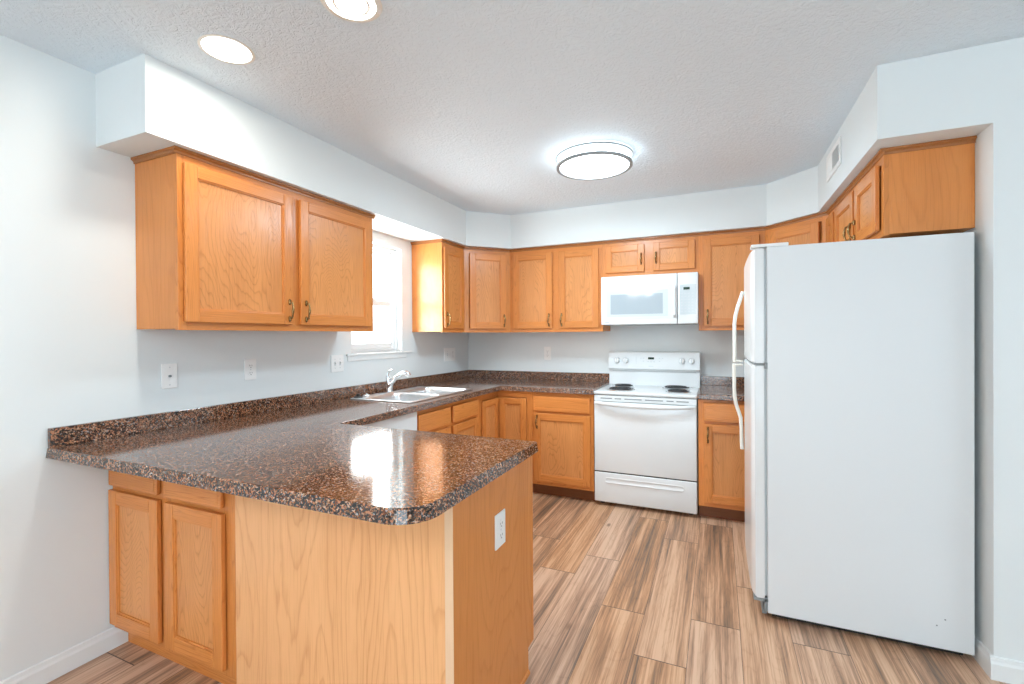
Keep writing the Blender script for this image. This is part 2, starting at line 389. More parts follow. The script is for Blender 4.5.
# floor: one mesh of planks 0.207 m wide, 1.22 m long, laid along the room
def make_floor():
    bm = bmesh.new(); uvl = bm.loops.layers.uv.new('plank'); cl = bm.loops.layers.color.new('plank_id')
    w, ln, x00 = 0.2068, 1.22, 1.660
    ofs = {0: -1.52, 1: -2.005, 2: -1.09, 3: -1.956, 4: -1.552, 5: -1.962, -1: -1.765, -2: -1.38, -8: -3.185}
    rnd = random.Random(11)
    i0 = math.floor((-T - x00) / w); i1 = math.ceil((XE + T - x00) / w)
    for i in range(i0, i1):
        o = ofs.get(i, rnd.uniform(0, ln)); xa = x00 + i * w; xb = xa + w
        j0 = math.floor((YE - T - o) / ln); j1 = math.ceil((T - o) / ln)
        for j in range(j0, j1):
            ya = o + j * ln; yb = ya + ln
            X0, X1, Y0, Y1 = max(xa, -T), min(xb, XE + T), max(ya, YE - T), min(yb, T)
            if X1 <= X0 or Y1 <= Y0: continue
            vs = [bm.verts.new((x, y, 0)) for x, y in ((X0, Y0), (X1, Y0), (X1, Y1), (X0, Y1))]
            f = bm.faces.new(vs); r = rnd.random()
            for lp in f.loops:
                lp[uvl].uv = (lp.vert.co.x - xa, lp.vert.co.y - ya); lp[cl] = (r, r, r, 1)
    bmesh.ops.remove_doubles(bm, verts=bm.verts, dist=1e-5)
    # underside and sides so the slab has thickness
    me = bpy.data.meshes.new('floor'); bm.to_mesh(me); bm.free()
    bm = bmesh.new(); bm.from_mesh(me)
    lo = [bm.verts.new((x, y, -0.12)) for x, y in ((-T, YE - T), (XE + T, YE - T), (XE + T, T), (-T, T))]
    hi = [bm.verts.new((x, y, -0.001)) for x, y in ((-T, YE - T), (XE + T, YE - T), (XE + T, T), (-T, T))]
    bm.faces.new(lo[::-1])
    for i in range(4): bm.faces.new((lo[i], lo[(i + 1) % 4], hi[(i + 1) % 4], hi[i]))
    bm.to_mesh(me); bm.free()
    me.materials.append(FLOORM)
    o = bpy.data.objects.new('floor', me); C.objects.link(o); return struct(o)
make_floor()
struct(MB().box(-T, XE + T, YE - T, T, ZC, ZC + 0.15).build('ceiling', CEIL))

# left wall with the window opening
WY0, WY1, WZ0, WZ1 = -1.713, -1.125, 1.217, 2.062
m = MB()
m.box(-T, 0, YE - T, WY0, 0, ZC); m.box(-T, 0, WY1, T, 0, ZC); m.box(-T, 0, WY0, WY1, 0, WZ0); m.box(-T, 0, WY0, WY1, WZ1, ZC)
struct(m.build('wall_left', WALL))
struct(MB().box(0, XR + T, 0, T, 0, ZC).build('wall_back', WALL))
m = MB(); m.prism([(XR, 0), (XR, YR), (XE + T, YR), (XE + T, YR + T), (XR + T, YR + T), (XR + T, 0)], 0, ZC)
struct(m.build('wall_right', WALL))
# dining area behind the camera: side wall with a window, rear wall with a patio door
m = MB()
m.box(XE, XE + T, YE, -5.0, 0, ZC); m.box(XE, XE + T, -3.4, YR, 0, ZC); m.box(XE, XE + T, -5.0, -3.4, 0, 1.0); m.box(XE, XE + T, -5.0, -3.4, 2.1, ZC)
struct(m.build('wall_dining_side', WALL))
m = MB()
m.box(0, 1.85, YE - T, YE, 0, ZC); m.box(4.15, XE + T, YE - T, YE, 0, ZC); m.box(1.85, 4.15, YE - T, YE, 2.1, ZC)
struct(m.build('wall_rear', WALL))
def framed_pane(name, axis, a0, a1, z0, z1, c):
    m = MB(); w = 0.05
    B = (lambda p0, p1, q0, q1, t: m.box(p0, p1, c - t, c + t, q0, q1, 0, 0.004)) if axis == 'x' else (lambda p0, p1, q0, q1, t: m.box(c - t, c + t, p0, p1, q0, q1, 0, 0.004))
    B(a0, a1, z0, z0 + w, .03); B(a0, a1, z1 - w, z1, .03); B(a0, a0 + w, z0 + w, z1 - w, .03); B(a1 - w, a1, z0 + w, z1 - w, .03)
    B((a0 + a1) / 2 - w / 2, (a0 + a1) / 2 + w / 2, z0 + w, z1 - w, .03)
    o = struct(m.build(name, SILL))
    g = MB()
    if axis == 'x': g.box(a0 + w, a1 - w, c - .004, c + .004, z0 + w, z1 - w)
    else: g.box(c - .004, c + .004, a0 + w, a1 - w, z0 + w, z1 - w)
    g.build('window_pane', GLASS, o)
    return o
framed_pane('door_1', 'x', 1.85, 4.15, 0.0, 2.1, YE - 0.07)
framed_pane('window_2', 'y', -5.0, -3.4, 1.0, 2.1, XE + 0.07)

# soffit above the wall cabinets
DS, DR, SD, SR = 0.351, 0.3626, 0.653, 0.639
struct(MB().prism([(0, -3.197), (DS, -3.197), (DS, -SD), (SD, -DS), (XR - SR, -DS), (XR - DR, -SR), (XR - DR, YR), (XR, YR), (XR, 0), (0, 0)][::-1], ZS, ZC).build('trim_1', WALL))

# double-hung window over the sink, its stool and apron
m = MB(); xo, xi_ = -0.125, -0.055; fw = 0.03
m.box(xo, xi_, WY0, WY0 + fw, WZ0, WZ1); m.box(xo, xi_, WY1 - fw, WY1, WZ0, WZ1); m.box(xo, xi_, WY0 + fw, WY1 - fw, WZ1 - fw, WZ1); m.box(xo, xi_, WY0 + fw, WY1 - fw, WZ0, WZ0 + fw)
win = struct(m.build('window_1', SILL))
zm = 1.625
def sash(name, x0, x1, z0, z1):
    m = MB(); a, b = WY0 + fw, WY1 - fw; s_ = 0.042
    m.box(x0, x1, a, a + s_, z0, z1, 0, .003); m.box(x0, x1, b - s_, b, z0, z1, 0, .003)
    m.box(x0, x1, a + s_, b - s_, z0, z0 + s_, 0, .003); m.box(x0, x1, a + s_, b - s_, z1 - s_, z1, 0, .003)
    o = m.build(name, SILL, win)
    MB().box((x0 + x1) / 2 - .003, (x0 + x1) / 2 + .003, a + s_, b - s_, z0 + s_, z1 - s_).build('window_pane', GLASS, o)
sash('lower_sash', -0.085, -0.058, WZ0 + fw, zm)
sash('upper_sash', -0.117, -0.090, zm - 0.03, WZ1 - fw)
MB().box(-0.060, -0.040, -1.45, -1.39, zm - 0.004, zm + 0.014, 0, .003).build('sash_lock', SILL, win)
MB().box(-0.055, 0.018, -1.765, -1.01, WZ0 - 0.014, WZ0, 0, .003).build('window_stool', TRIM, win)
MB().box(0.0, 0.008, -1.75, -1.075, WZ0 - 0.052, WZ0 - 0.014, 0, .003).build('window_apron', TRIM, win)

# baseboards
BBP = [(0, 0), (0.013, 0), (0.013, 0.062), (0.009, 0.072), (0.007, 0.085), (0, 0.088)]
struct(MB().sweep(BBP, (0, YE, 0), (0, -3.092, 0), (1, 0, 0)).build('baseboard_left', TRIM))
m = MB(); m.sweep(BBP, (XR, YR + .0005, 0), (XR, -0.62, 0), (-1, 0, 0)); m.sweep(BBP, (XR - 0.013, YR, 0), (XE, YR, 0), (0, -1, 0))
struct(m.build('baseboard_right', TRIM))
struct(MB().sweep(BBP, (XE, YR, 0), (XE, YE, 0), (-1, 0, 0)).build('baseboard_dining_side', TRIM))
m = MB(); m.sweep(BBP, (0.013, YE, 0), (1.85, YE, 0), (0, 1, 0)); m.sweep(BBP, (4.15, YE, 0), (XE - 0.013, YE, 0), (0, 1, 0))
struct(m.build('baseboard_rear', TRIM))

# ================================================================ CABINETS
# a pull: small antique brass spindle with leaf-shaped ends; local: centre (x,z) on a front at y
PROF = None
def pull(parent, x, yf, z, horiz=False, h=0.118):
    m = MB()
    k = h / 0.118
    for sg in (-1, 1):
        zc = sg * 0.0445 * k
        m.tube([(0, -0.003, zc - 0.016 * k), (0, -0.005, zc - 0.008 * k), (0, -0.006, zc), (0, -0.005, zc + 0.008 * k), (0, -0.003, zc + 0.016 * k)],
               [0.002, 0.0078, 0.0058, 0.0080, 0.002], 10)
        m.tube([(0, 0, zc), (0, -0.014, zc), (0, -0.020, zc - sg * 0.005)], [0.004, 0.0035, 0.0035], 10)
    n = 13; pts = []; rad = []
    for i in range(n):
        t = -1 + 2 * i / (n - 1)
        pts.append((0.0016 * math.sin(t * PI), -0.022 - 0.007 * math.cos(t * PI / 2), t * 0.043 * k)); rad.append(0.0042 + 0.0032 * math.exp(-(t / 0.35) ** 2))
    m.tube(pts, rad, 10)
    o = m.build('handle', BRASS, parent, smooth=True)
    o.location = (x, yf, z)
    if horiz: o.rotation_euler = (0, PI / 2, 0)
    return o

DT = 0.019
def door(root, x0, x1, z0, z1, yf, handle=None, st=0.055, name='door'):
    """framed door with a recessed flat panel; yf = y of the cabinet face, door sits in front (-y)"""
    a, b = yf - DT - .002, yf - 0.0032
    m = MB(); bv = 0.0028
    m.box(x0, x0 + st, a, b, z0, z1, 0, bv); m.box(x1 - st, x1, a, b, z0, z1, 0, bv)
    m.box(x0 + st, x1 - st, a, b, z0, z0 + st, 1, bv); m.box(x0 + st, x1 - st, a, b, z1 - st, z1, 1, bv)
    # moulded inner edge
    s2 = 0.008; c = a + 0.0045
    i0, i1, k0, k1 = x0 + st - 0.002, x1 - st + 0.002, z0 + st - 0.002, z1 - st + 0.002
    m.box(i0, i0 + s2, c, b, k0, k1, 0, 0.002); m.box(i1 - s2, i1, c, b, k0, k1, 0, 0.002)
    m.box(i0, i1, c, b, k0, k0 + s2, 1, 0.002); m.box(i0, i1, c, b, k1 - s2, k1, 1, 0.002)
    d = m.build(name, [OAK, OAKH], root)
    MB().box(x0 + st, x1 - st, a + 0.0110, b, z0 + st, z1 - st).build('door_panel', OAKP, d)
    if handle: pull(d, handle[0], a, handle[1], h=handle[2] if len(handle) > 2 else 0.118)
    return d
def drawer(root, x0, x1, z0, z1, yf, name='drawer_front'):
    a, b = yf - DT - .002, yf - 0.0032
    m = MB(); m.box(x0, x1, a, b, z0, z1, 0, 0.005, 3)
    e = 0.014
    d = m.build(name, [OAKH], root)
    # shallow raised field
    MB().box(x0 + e, x1 - e, a - 0.0015, a + 0.002, z0 + e, z1 - e, 0, 0.0012).build('drawer_field', OAKH, d)
    return d
CROWN = [(0, -0.026), (0.004, -0.026), (0.005, -0.017), (0.011, -0.012), (0.015, -0.011), (0.015, -0.001), (0, -0.001)]
def wall_cabinet(name, label, loc, rz, w, z0=ZB, z1=ZS, depth=DW_, doors=(), left_end=False, right_end=False, group=None, st=0.055):
    """local x along the face, y = 0 at the wall, face at y = -depth"""
    r = thing(name, label, 'cabinet', loc, rz, group)
    zt = z1 - 0.003
    MB().box(0.001, w - 0.001, -depth + 0.019, -0.001, z0 + 0.006, zt, 0, 0.0008).build('carcass', OAKS, r)
    m = MB(); f0, f1 = -depth, -depth + 0.019; sw = 0.038
    m.box(0, sw, f0, f1, z0, zt, 0, .001); m.box(w - sw, w, f0, f1, z0, zt, 0, .001)
    m.box(sw, w - sw, f0 + .0003, f1, z0, z0 + 0.038, 1); m.box(sw, w - sw, f0 + .0003, f1, zt - 0.055, zt, 1)
    if len(doors) == 2:
        c = (doors[0][1] + doors[1][0]) / 2; g = (doors[1][0] - doors[0][1]) / 2 + 0.012
        m.box(c - g, c + g, f0 + .0002, f1, z0 + 0.038, zt - 0.055, 0)
    m.build('face_frame', [OAK, OAKH], r)
    m = MB(); e0 = -0.016 if left_end else 0; e1 = w + 0.016 if right_end else w
    m.sweep(CROWN, (e0, f0, z1), (e1, f0, z1), (0, -1, 0))
    if left_end: m.sweep(CROWN, (0, f0 - 0.0, z1), (0, -0.001, z1), (-1, 0, 0))
    if right_end: m.sweep(CROWN, (w, f0, z1), (w, -0.001, z1), (1, 0, 0))
    m.build('crown_moulding', OAKC, r)
    for d in doors: door(r, d[0], d[1], d[2], d[3], f0, d[4] if len(d) > 4 else None, st)
    return r

UZ0, UZ1 = 1.407, 2.090
HZ = 1.481
# A: left of the window (48 in)
wall_cabinet('wall_cabinet', 'wide two-door oak wall cabinet left of the window, above the plain left wall', (0.0, -3.0565, 0), PI / 2, 1.2225,
             doors=[(0.020, 0.571, UZ0, UZ1, (0.543, HZ)), (0.622, 1.184, UZ0, UZ1, (0.651, HZ))], left_end=True, right_end=True)
# B: right of the window
wall_cabinet('wall_cabinet', 'narrow single-door oak wall cabinet right of the window, its side glowing in daylight', (0.0, -0.9839, 0), PI / 2, 0.3640,
             doors=[(0.014, 0.335, UZ0, UZ1, (0.044, HZ))], left_end=True)
# diagonal corner, left back
def diag_cabinet(name, label, pts, face_a, face_b, doorx, hx, z0=ZB):
    r = thing(name, label, 'cabinet', (0, 0, 0))
    a = Vector((face_a[0], face_a[1], 0)); b = Vector((face_b[0], face_b[1], 0)); w = (b - a).length
    ang = math.atan2(b.y - a.y, b.x - a.x)
    r.location = a; r.rotation_euler = (0, 0, ang)
    R = Matrix.Rotation(-ang, 3, 'Z')
    loc = [R @ (Vector((x, y, 0)) - a) for x, y in pts]
    MB().prism([(p.x, p.y) for p in loc], z0 + 0.006, ZS - 0.003).build('carcass', OAKS, r)
    m = MB(); f0, f1 = 0.0, 0.012; sw = 0.045; zt = ZS - 0.003
    m.box(0, sw, f0, f1, z0, zt, 0); m.box(w - sw, w, f0, f1, z0, zt, 0)
    m.box(sw, w - sw, f0 + .0003, f1, z0, z0 + 0.038, 1); m.box(sw, w - sw, f0 + .0003, f1, zt - 0.055, zt, 1)
    m.build('face_frame', [OAK, OAKH], r)
    MB().sweep(CROWN, (0.004, 0, ZS), (w - 0.004, 0, ZS), (0, -1, 0)).build('crown_moulding', OAKC, r)
    door(r, doorx[0] * w, doorx[1] * w, z0 + 0.0345, UZ1, 0.0, (hx * w, HZ) if hx else None)
    return r
e = 0.014   # the carcass stands this far behind the frame line
diag_cabinet('corner_wall_cabinet', 'diagonal single-door oak corner wall cabinet left of the back wall, above the kitchen corner',
             [(0.001, -0.001), (0.001, -0.618), (0.303, -0.618), (0.303 + e * .2, -0.618 + e), (0.618 - e, -0.303 - e * .2), (0.618, -0.303), (0.618, -0.001)][::-1],
             (0.305, -0.620), (0.620, -0.305), (0.115, 0.895), 0.845)
# C: two doors
wall_cabinet('wall_cabinet', 'tall two-door oak wall cabinet on the back wall, left of the microwave', (0.620, 0, 0), 0, 0.876,
             doors=[(0.036, 0.420, UZ0, UZ1, (0.392, HZ)), (0.482, 0.842, UZ0, UZ1, (0.510, HZ))])
# D: short, above microwave
wall_cabinet('wall_cabinet', 'short two-door oak wall cabinet directly above the white microwave', (1.4960, 0, 0), 0, 0.765, z0=1.832,
             doors=[(0.026, 0.348, 1.868, 2.096, (0.325, 1.972, 0.10)), (0.420, 0.740, 1.868, 2.096, (0.443, 1.972, 0.10))], st=0.05)
# E: right of the microwave
wall_cabinet('wall_cabinet', 'single-door oak wall cabinet on the back wall between microwave and refrigerator', (2.2610, 0, 0), 0, 0.4690,
             doors=[(0.036, 0.428, UZ0, UZ1, (0.066, HZ))])
xa, xb = XR - 0.305, XR - 0.6435
diag_cabinet('corner_wall_cabinet', 'diagonal oak corner wall cabinet at the right, seen above the refrigerator top',
             [(XR - .001, -0.001), (xb, -0.001), (xb, -0.303), (xb + e, -0.303 - e * .2), (xa - e * .2, -0.642 + e), (xa, -0.642), (XR - .001, -0.642)][::-1],
             (xb, -0.305), (xa, -0.6435), (0.115, 0.885), None)
# I: narrow cabinet then the over-fridge cabinet, right wall (local x = -world y)
wall_cabinet('wall_cabinet', 'narrow oak wall cabinet on the right wall between the corner cabinet and the over-fridge cabinet', (XR, -0.6445, 0), -PI / 2, 0.2350,
             doors=[(0.030, 0.215, UZ0, UZ1)])
wall_cabinet('wall_cabinet', 'short two-door oak wall cabinet on the right wall directly above the refrigerator', (XR, -0.8800, 0), -PI / 2, 0.8795, z0=1.768,
             doors=[(0.034, 0.443, 1.800, UZ1, (0.418, 1.872, 0.10)), (0.483, 0.836, 1.800, UZ1, (0.508, 1.872, 0.10))], right_end=True)

# ---- base cabinets
TK = 0.10; BT = 0.874
def base_cabinet(name, label, loc, rz, w, depth=0.652, fronts=(), drawers=(), mull=None, toe=0.065, tk=TK, y_back=-0.001, hollow=False):
    r = thing(name, label, 'cabinet', loc, rz)
    f0, f1 = -depth, -depth + 0.019
    if hollow:
        m = MB(); m.box(.001, .017, f1, y_back, tk, BT - .001); m.box(w - .017, w - .001, f1, y_back, tk, BT - .001)
        m.box(.017, w - .017, f1, y_back, tk, tk + .016); m.box(.017, w - .017, y_back - .006, y_back, tk + .016, BT - .001); m.build('carcass', OAKS, r)
    else: MB().box(0.001, w - 0.001, f1, y_back, tk, BT - 0.001, 0, 0.0008).build('carcass', OAKS, r)
    m = MB(); sw = 0.038
    m.box(0, sw, f0, f1, tk - .002, BT, 0, .001); m.box(w - sw, w, f0, f1, tk - .002, BT, 0, .001)
    m.box(sw, w - sw, f0 + .0003, f1, tk - .002, tk + 0.036, 1); m.box(sw, w - sw, f0 + .0003, f1, BT - 0.045, BT, 1)
    if drawers:
        m.box(sw, w - sw, f0 + .0003, f1, drawers[0][2] - 0.035, drawers[0][2] + 0.012, 1)
    if mull: m.box(mull - 0.035, mull + 0.035, f0 + .0002, f1, tk + 0.036, BT - 0.045, 0)
    m.build('face_frame', [OAK, OAKH], r)
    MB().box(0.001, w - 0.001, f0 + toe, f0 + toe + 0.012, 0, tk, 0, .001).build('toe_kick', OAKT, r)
    for d in drawers: drawer(r, d[0], d[1], d[2], d[3], f0)
    for d in fronts: door(r, d[0], d[1], d[2], d[3], f0, d[4] if len(d) > 4 else None)
    return r
DZ0, DZ1, KZ0, KZ1 = 0.715, 0.838, 0.132, 0.697
# sink base on the left wall
base_cabinet('base_cabinet', 'wide oak sink base cabinet with two false drawer fronts under the double sink', (0, -1.8570, 0), PI / 2, 0.8670,
             drawers=[(0.014, 0.396, 0.720, 0.842), (0.432, 0.812, 0.720, 0.842)], fronts=[(0.014, 0.396, KZ0, 0.700), (0.432, 0.812, KZ0, 0.700)], mull=0.414, hollow=True)
# lazy-susan corner
r = thing('corner_base_cabinet', 'oak corner base cabinet with two hinged doors meeting in the inside corner', 'cabinet')
c0, c1, fe = 0.633, 0.652, 0.970
MB().prism([(0.001, -0.001), (0.001, -0.989), (c0, -0.989), (c0, -c0), (fe - .001, -c0), (fe - .001, -0.001)][::-1], TK, BT - .001).build('carcass', OAKS, r)
m = MB()
m.box(c0, c1, -0.989, -0.955, TK - .002, BT); m.box(c0, c1, -0.955, -c0, BT - 0.055, BT, 1); m.box(c0, c1, -0.955, -c0, TK - .002, TK + .034, 1)
m.box(fe - 0.045, fe, -c1, -c0, TK - .002, BT); m.box(c1, fe - 0.045, -c1, -c0, BT - 0.055, BT, 1); m.box(c1, fe - 0.045, -c1, -c0, TK - .002, TK + .034, 1)
m.build('face_frame', [OAK, OAKH], r)
m = MB(); m.box(c1 - .077, c1 - .065, -0.989, -c1 + .065, 0, TK); m.box(c1 - .065, fe, -c1 + .065, -c1 + .077, 0, TK)
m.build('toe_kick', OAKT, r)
hr = bpy.data.objects.new('door_right', None)
bpy.data.objects.remove(hr)
door(r, 0.674, 0.925, KZ0, 0.812, -c1, None, st=0.05)
dl = door(r, 0.0, 0.285, KZ0, 0.812, 0.0, None, st=0.05)
dl.rotation_euler = (0, 0, PI / 2); dl.location = (c1, -0.965, 0)
# G: left of the range
base_cabinet('base_cabinet', 'oak base cabinet with one drawer and one door, left of the range', (0.9710, 0, 0), 0, 0.5240,
             drawers=[(0.022, 0.498, DZ0, DZ1)], fronts=[(0.022, 0.500, KZ0, KZ1, (0.052, 0.625))])
# right of the range
base_cabinet('base_cabinet', 'oak base cabinet with one drawer and one door, between range and refrigerator', (2.2680, 0, 0), 0, 0.5100,
             drawers=[(0.036, 0.474, DZ0, DZ1 + .012)], fronts=[(0.036, 0.474, KZ0, KZ1, (0.064, 0.620))])
base_cabinet('base_cabinet', 'blank oak corner base cabinet behind the refrigerator in the right corner', (2.7790, 0, 0), 0, XR - 2.7790 - 0.014)

# ---- peninsula
YP0, YP1, XP = -3.152, -2.527, 1.7077
r = thing('peninsula_cabinet', 'two-door oak peninsula cabinet against the left wall, facing the dining side', 'cabinet', (0, 0, 0))
PW = 0.786
MB().box(0.002, PW - .001, YP0 + .019, YP1 - .02, 0.088, BT - .001, 0, .0008).build('carcass', OAKS, r)
m = MB(); f0, f1 = YP0, YP0 + .019
m.box(0.002, 0.022, f0, f1, .088, BT, 0); m.box(PW - .060, PW, f0, f1, .088, BT, 0, .001); m.box(0.340, 0.410, f0 + .0002, f1, .088, BT, 0)
for a_, b_ in ((0.022, 0.340), (0.410, PW - .060)):
    m.box(a_, b_, f0 + .0003, f1, .088, .125, 1); m.box(a_, b_, f0 + .0003, f1, .670, .715, 1); m.box(a_, b_, f0 + .0003, f1, .835, BT, 1)
m.build('face_frame', [OAK, OAKH], r)
MB().box(0.015, PW, YP0 + .045, YP0 + .057, 0, .088, 0).build('toe_kick', OAKH, r)
MB().box(0.002, PW - .001, YP1 - .019, YP1, .1, BT - .001, 0).build('kitchen_side_frame', OAK, r)
drawer(r, 0.010, 0.350, 0.710, 0.838, YP0); drawer(r, 0.396, 0.735, 0.710, 0.838, YP0)
door(r, 0.008, 0.352, 0.114, 0.690, YP0); door(r, 0.398, 0.740, 0.114, 0.690, YP0)
r = thing('peninsula_cabinet', 'oak peninsula end cabinet with plain veneer back and end panels and a white outlet', 'cabinet', (0, 0, 0))
MB().box(PW + .001, XP - .019, YP0 + .02, YP1 - .02, .1, BT - .001).build('carcass', OAKS, r)
MB().box(PW + .001, XP - .027, YP0, YP0 + .018, 0.0, BT, 0, .001).build('back_panel', OAKB, r)
m = MB(); m.prism([(YP0 + .0015, 0), (YP0 + .0015, BT), (-2.550, BT), (-2.550, .1), (-2.583, .1), (-2.583, 0)], XP - .018, XP)
t = m.build('end_panel', OAKS, r)
# the prism was drawn in (y, z): stand it up
for v in t.data.vertices: v.co = Vector((v.co.z, v.co.x, v.co.y))
t.data.flip_normals() if False else None
bm_ = bmesh.new(); bm_.from_mesh(t.data); bmesh.ops.recalc_face_normals(bm_, faces=bm_.faces); bm_.to_mesh(t.data); bm_.free()
MB().box(XP - .026, XP + .0015, YP0 - .0015, YP0 + .001, 0.0, BT, 0, .0006).build('corner_trim', PALE, r)
MB().box(XP - .040, XP + .001, -2.549, YP1, .1, BT, 0, .001).build('face_frame_stile', OAK, r)
MB().box(PW + .001, XP - .041, YP1 - .019, YP1, .1, BT - .001, 0).build('kitchen_side_frame', OAK, r)
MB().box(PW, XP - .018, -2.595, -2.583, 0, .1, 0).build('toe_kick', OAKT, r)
MB().sweep([(0, 0), (0.008, 0), (0.006, 0.010), (0, 0.014)], (XP, YP0, 0), (XP, -2.584, 0), (1, 0, 0)).build('base_bead', OAKH, r)

# ---- worktops
def inset(poly, d, keep):
    # move the polygon edges inwards by d except those for which keep(a, b) is true
    n = len(poly); A = []
    for i in range(n):
        a, b = Vector(poly[i]), Vector(poly[(i + 1) % n]); t = (b - a).normalized(); nrm = Vector((-t.y, t.x))
        A.append((a + nrm * (0 if keep(a, b) else d), t))
    res = []
    for i in range(n):
        (p, t), (q, u) = A[i - 1], A[i]; cr = t.x * u.y - t.y * u.x
        if abs(cr) < 1e-6: res.append(tuple(q))
        else:
            k = ((q - p).x * u.y - (q - p).y * u.x) / cr; res.append(tuple(p + t * k))
    return res
def slab(outline, holes, z0, z1, bev=0.005, front=None, bottom=None):
    bm = bmesh.new(); es = []
    for lp in [outline] + holes:
        vs = [bm.verts.new((x, y, z1)) for x, y in lp]
        for i in range(len(vs)): es.append(bm.edges.new((vs[i], vs[(i + 1) % len(vs)])))
    bmesh.ops.triangle_fill(bm, use_beauty=True, edges=es, normal=(0, 0, 1))
    for f in bm.faces:
        if f.normal.z < 0: f.normal_flip()
    ext = bmesh.ops.extrude_face_region(bm, geom=list(bm.faces))
    nv = [g for g in ext['geom'] if isinstance(g, bmesh.types.BMVert)]
    bmesh.ops.translate(bm, vec=(0, 0, z0 - z1), verts=nv)
    if bottom:
        for v in nv:
            for p, q in zip(outline, bottom):
                if abs(v.co.x - p[0]) < 1e-5 and abs(v.co.y - p[1]) < 1e-5: v.co.x, v.co.y = q; break
    bmesh.ops.recalc_face_normals(bm, faces=bm.faces)
    bm.edges.ensure_lookup_table()
    if bev:
        sel = []
        for e_ in bm.edges:
            if len(e_.link_faces) == 2:
                a, b = e_.link_faces; na, nb = abs(a.normal.z) > .9, abs(b.normal.z) > .9
                if na != nb and front(e_.verts[0].co, e_.verts[1].co): (sel.append(e_) if (e_.verts[0].co.z > (z0 + z1) / 2 or not bottom) else None)
        bmesh.ops.bevel(bm, geom=sel, offset=bev, segments=3, affect='EDGES', profile=0.5)
    return bm
XI, YI0, YI1, DCX, DCY = 1.7392, -3.3709, -2.528, 0.6965, -0.690
arc = []
R_ = 0.105
for i in range(0, 13):
    a = -PI / 2 + PI / 2 * i / 12
    arc.append((XI - R_ + R_ * math.cos(a), YI0 + R_ + R_ * math.sin(a)))
r2 = 0.012
out = [(0.001, YI0)] + arc + [(XI, YI1 - r2), (XI - r2, YI1)] + [(DCX, YI1), (DCX, DCY), (1.4975, DCY), (1.4975, -0.001), (0.001, -0.001)]
SX0, SX1, SY0, SY1 = 0.085, 0.610, -1.835, -1.000     # sink outline
hole = [(SX0 + .02, SY0 + .02), (SX1 - .02, SY0 + .02), (SX1 - .02, SY1 - .02), (SX0 + .02, SY1 - .02)][::-1]
wt = thing('worktop', 'long brown speckled laminate worktop running from the peninsula round the corner to the range', 'worktop')
fr_ = lambda a, b: not (min(a.x, b.x) < 0.01 and max(a.x, b.x) < 0.01) and not (max(abs(a.y), abs(b.y)) < 0.01) and not (a.x > 1.49 and a.x < 1.5 and b.x > 1.49 and b.x < 1.5) and not (SX0 < a.x < SX1 and SY0 < a.y < SY1)
kp = lambda a, b: (a.x < .01 and b.x < .01) or (abs(a.y) < .01 and abs(b.y) < .01) or (a.x > 1.49 and b.x > 1.49 and a.x < 1.5 and b.x < 1.5)
mb = MB(); mb.bm.free(); mb.bm = slab(inset(out, .006, kp), [hole], CT - 0.038, CT, 0.004, fr_, bottom=out)
mb.build('worktop_slab', GRANITE, wt)
BS = 0.988
m = MB(); m.box(0.001, 0.020, YI0 + .0065, -0.001, CT, BS, 0, .002); m.box(0.020, 1.4975, -0.020, -0.001, CT, BS, 0, .002)
m.build('backsplash', GRANITE, wt)
wt2 = thing('worktop', 'short brown speckled laminate worktop between the range and the right wall', 'worktop')
m = MB(); m.box(2.2660, XR - .014, -0.690, -0.001, CT - 0.038, CT, 0, .004); m.build('worktop_slab', GRANITE, wt2)
m = MB(); m.box(2.2660, XR - .002, -0.020, -0.001, CT, BS, 0, .002); m.build('backsplash', GRANITE, wt2)

# ---- dishwasher
r = thing('dishwasher', 'white built-in dishwasher between the peninsula and the sink cabinet', 'dishwasher', (0, -2.460, 0), PI / 2)
MB().box(0.002, 0.600, -0.630, -0.01, 0.09, 0.872, 0, .002).build('body', APPL, r)
MB().box(0.002, 0.600, -0.668, -0.631, 0.12, 0.735, 0, .005).build('door', APPL, r)
pnl = MB().box(0.002, 0.600, -0.672, -0.631, 0.738, 0.868, 0, .006).build('control_panel', APPL, r)
MB().box(0.20, 0.40, -0.677, -0.673, 0.775, 0.800, 0, .002).build('latch', GREY, r)
MB().box(0.002, 0.600, -0.600, -0.590, 0.0, 0.09).build('toe_kick', BLACK, r)

# ================================================================ SINK AND FAUCET
def rrect(x0, x1, y0, y1, rad, n=6):
    pts = []
    for cx, cy, a0 in ((x1 - rad, y0 + rad, -PI / 2), (x1 - rad, y1 - rad, 0), (x0 + rad, y1 - rad, PI / 2), (x0 + rad, y0 + rad, PI)):
        for i in range(n + 1):
            a = a0 + PI / 2 * i / n; pts.append((cx + rad * math.cos(a), cy + rad * math.sin(a)))
    return pts
sk = thing('kitchen_sink', 'stainless steel double-bowl sink set into the worktop under the window', 'sink')
ym = (SY0 + SY1) / 2
bowls = [(SX0 + .095, SX1 - .030, SY0 + .032, ym - .016), (SX0 + .095, SX1 - .030, ym + .016, SY1 - .032)]
mb = MB(); mb.bm.free()
mb.bm = slab(rrect(SX0, SX1, SY0, SY1, .035), [rrect(*b_, .05)[::-1] for b_ in bowls], CT + .001, CT + 0.007, 0.003, lambda a, b: True)
mb.build('rim', STEEL, sk, smooth=True)
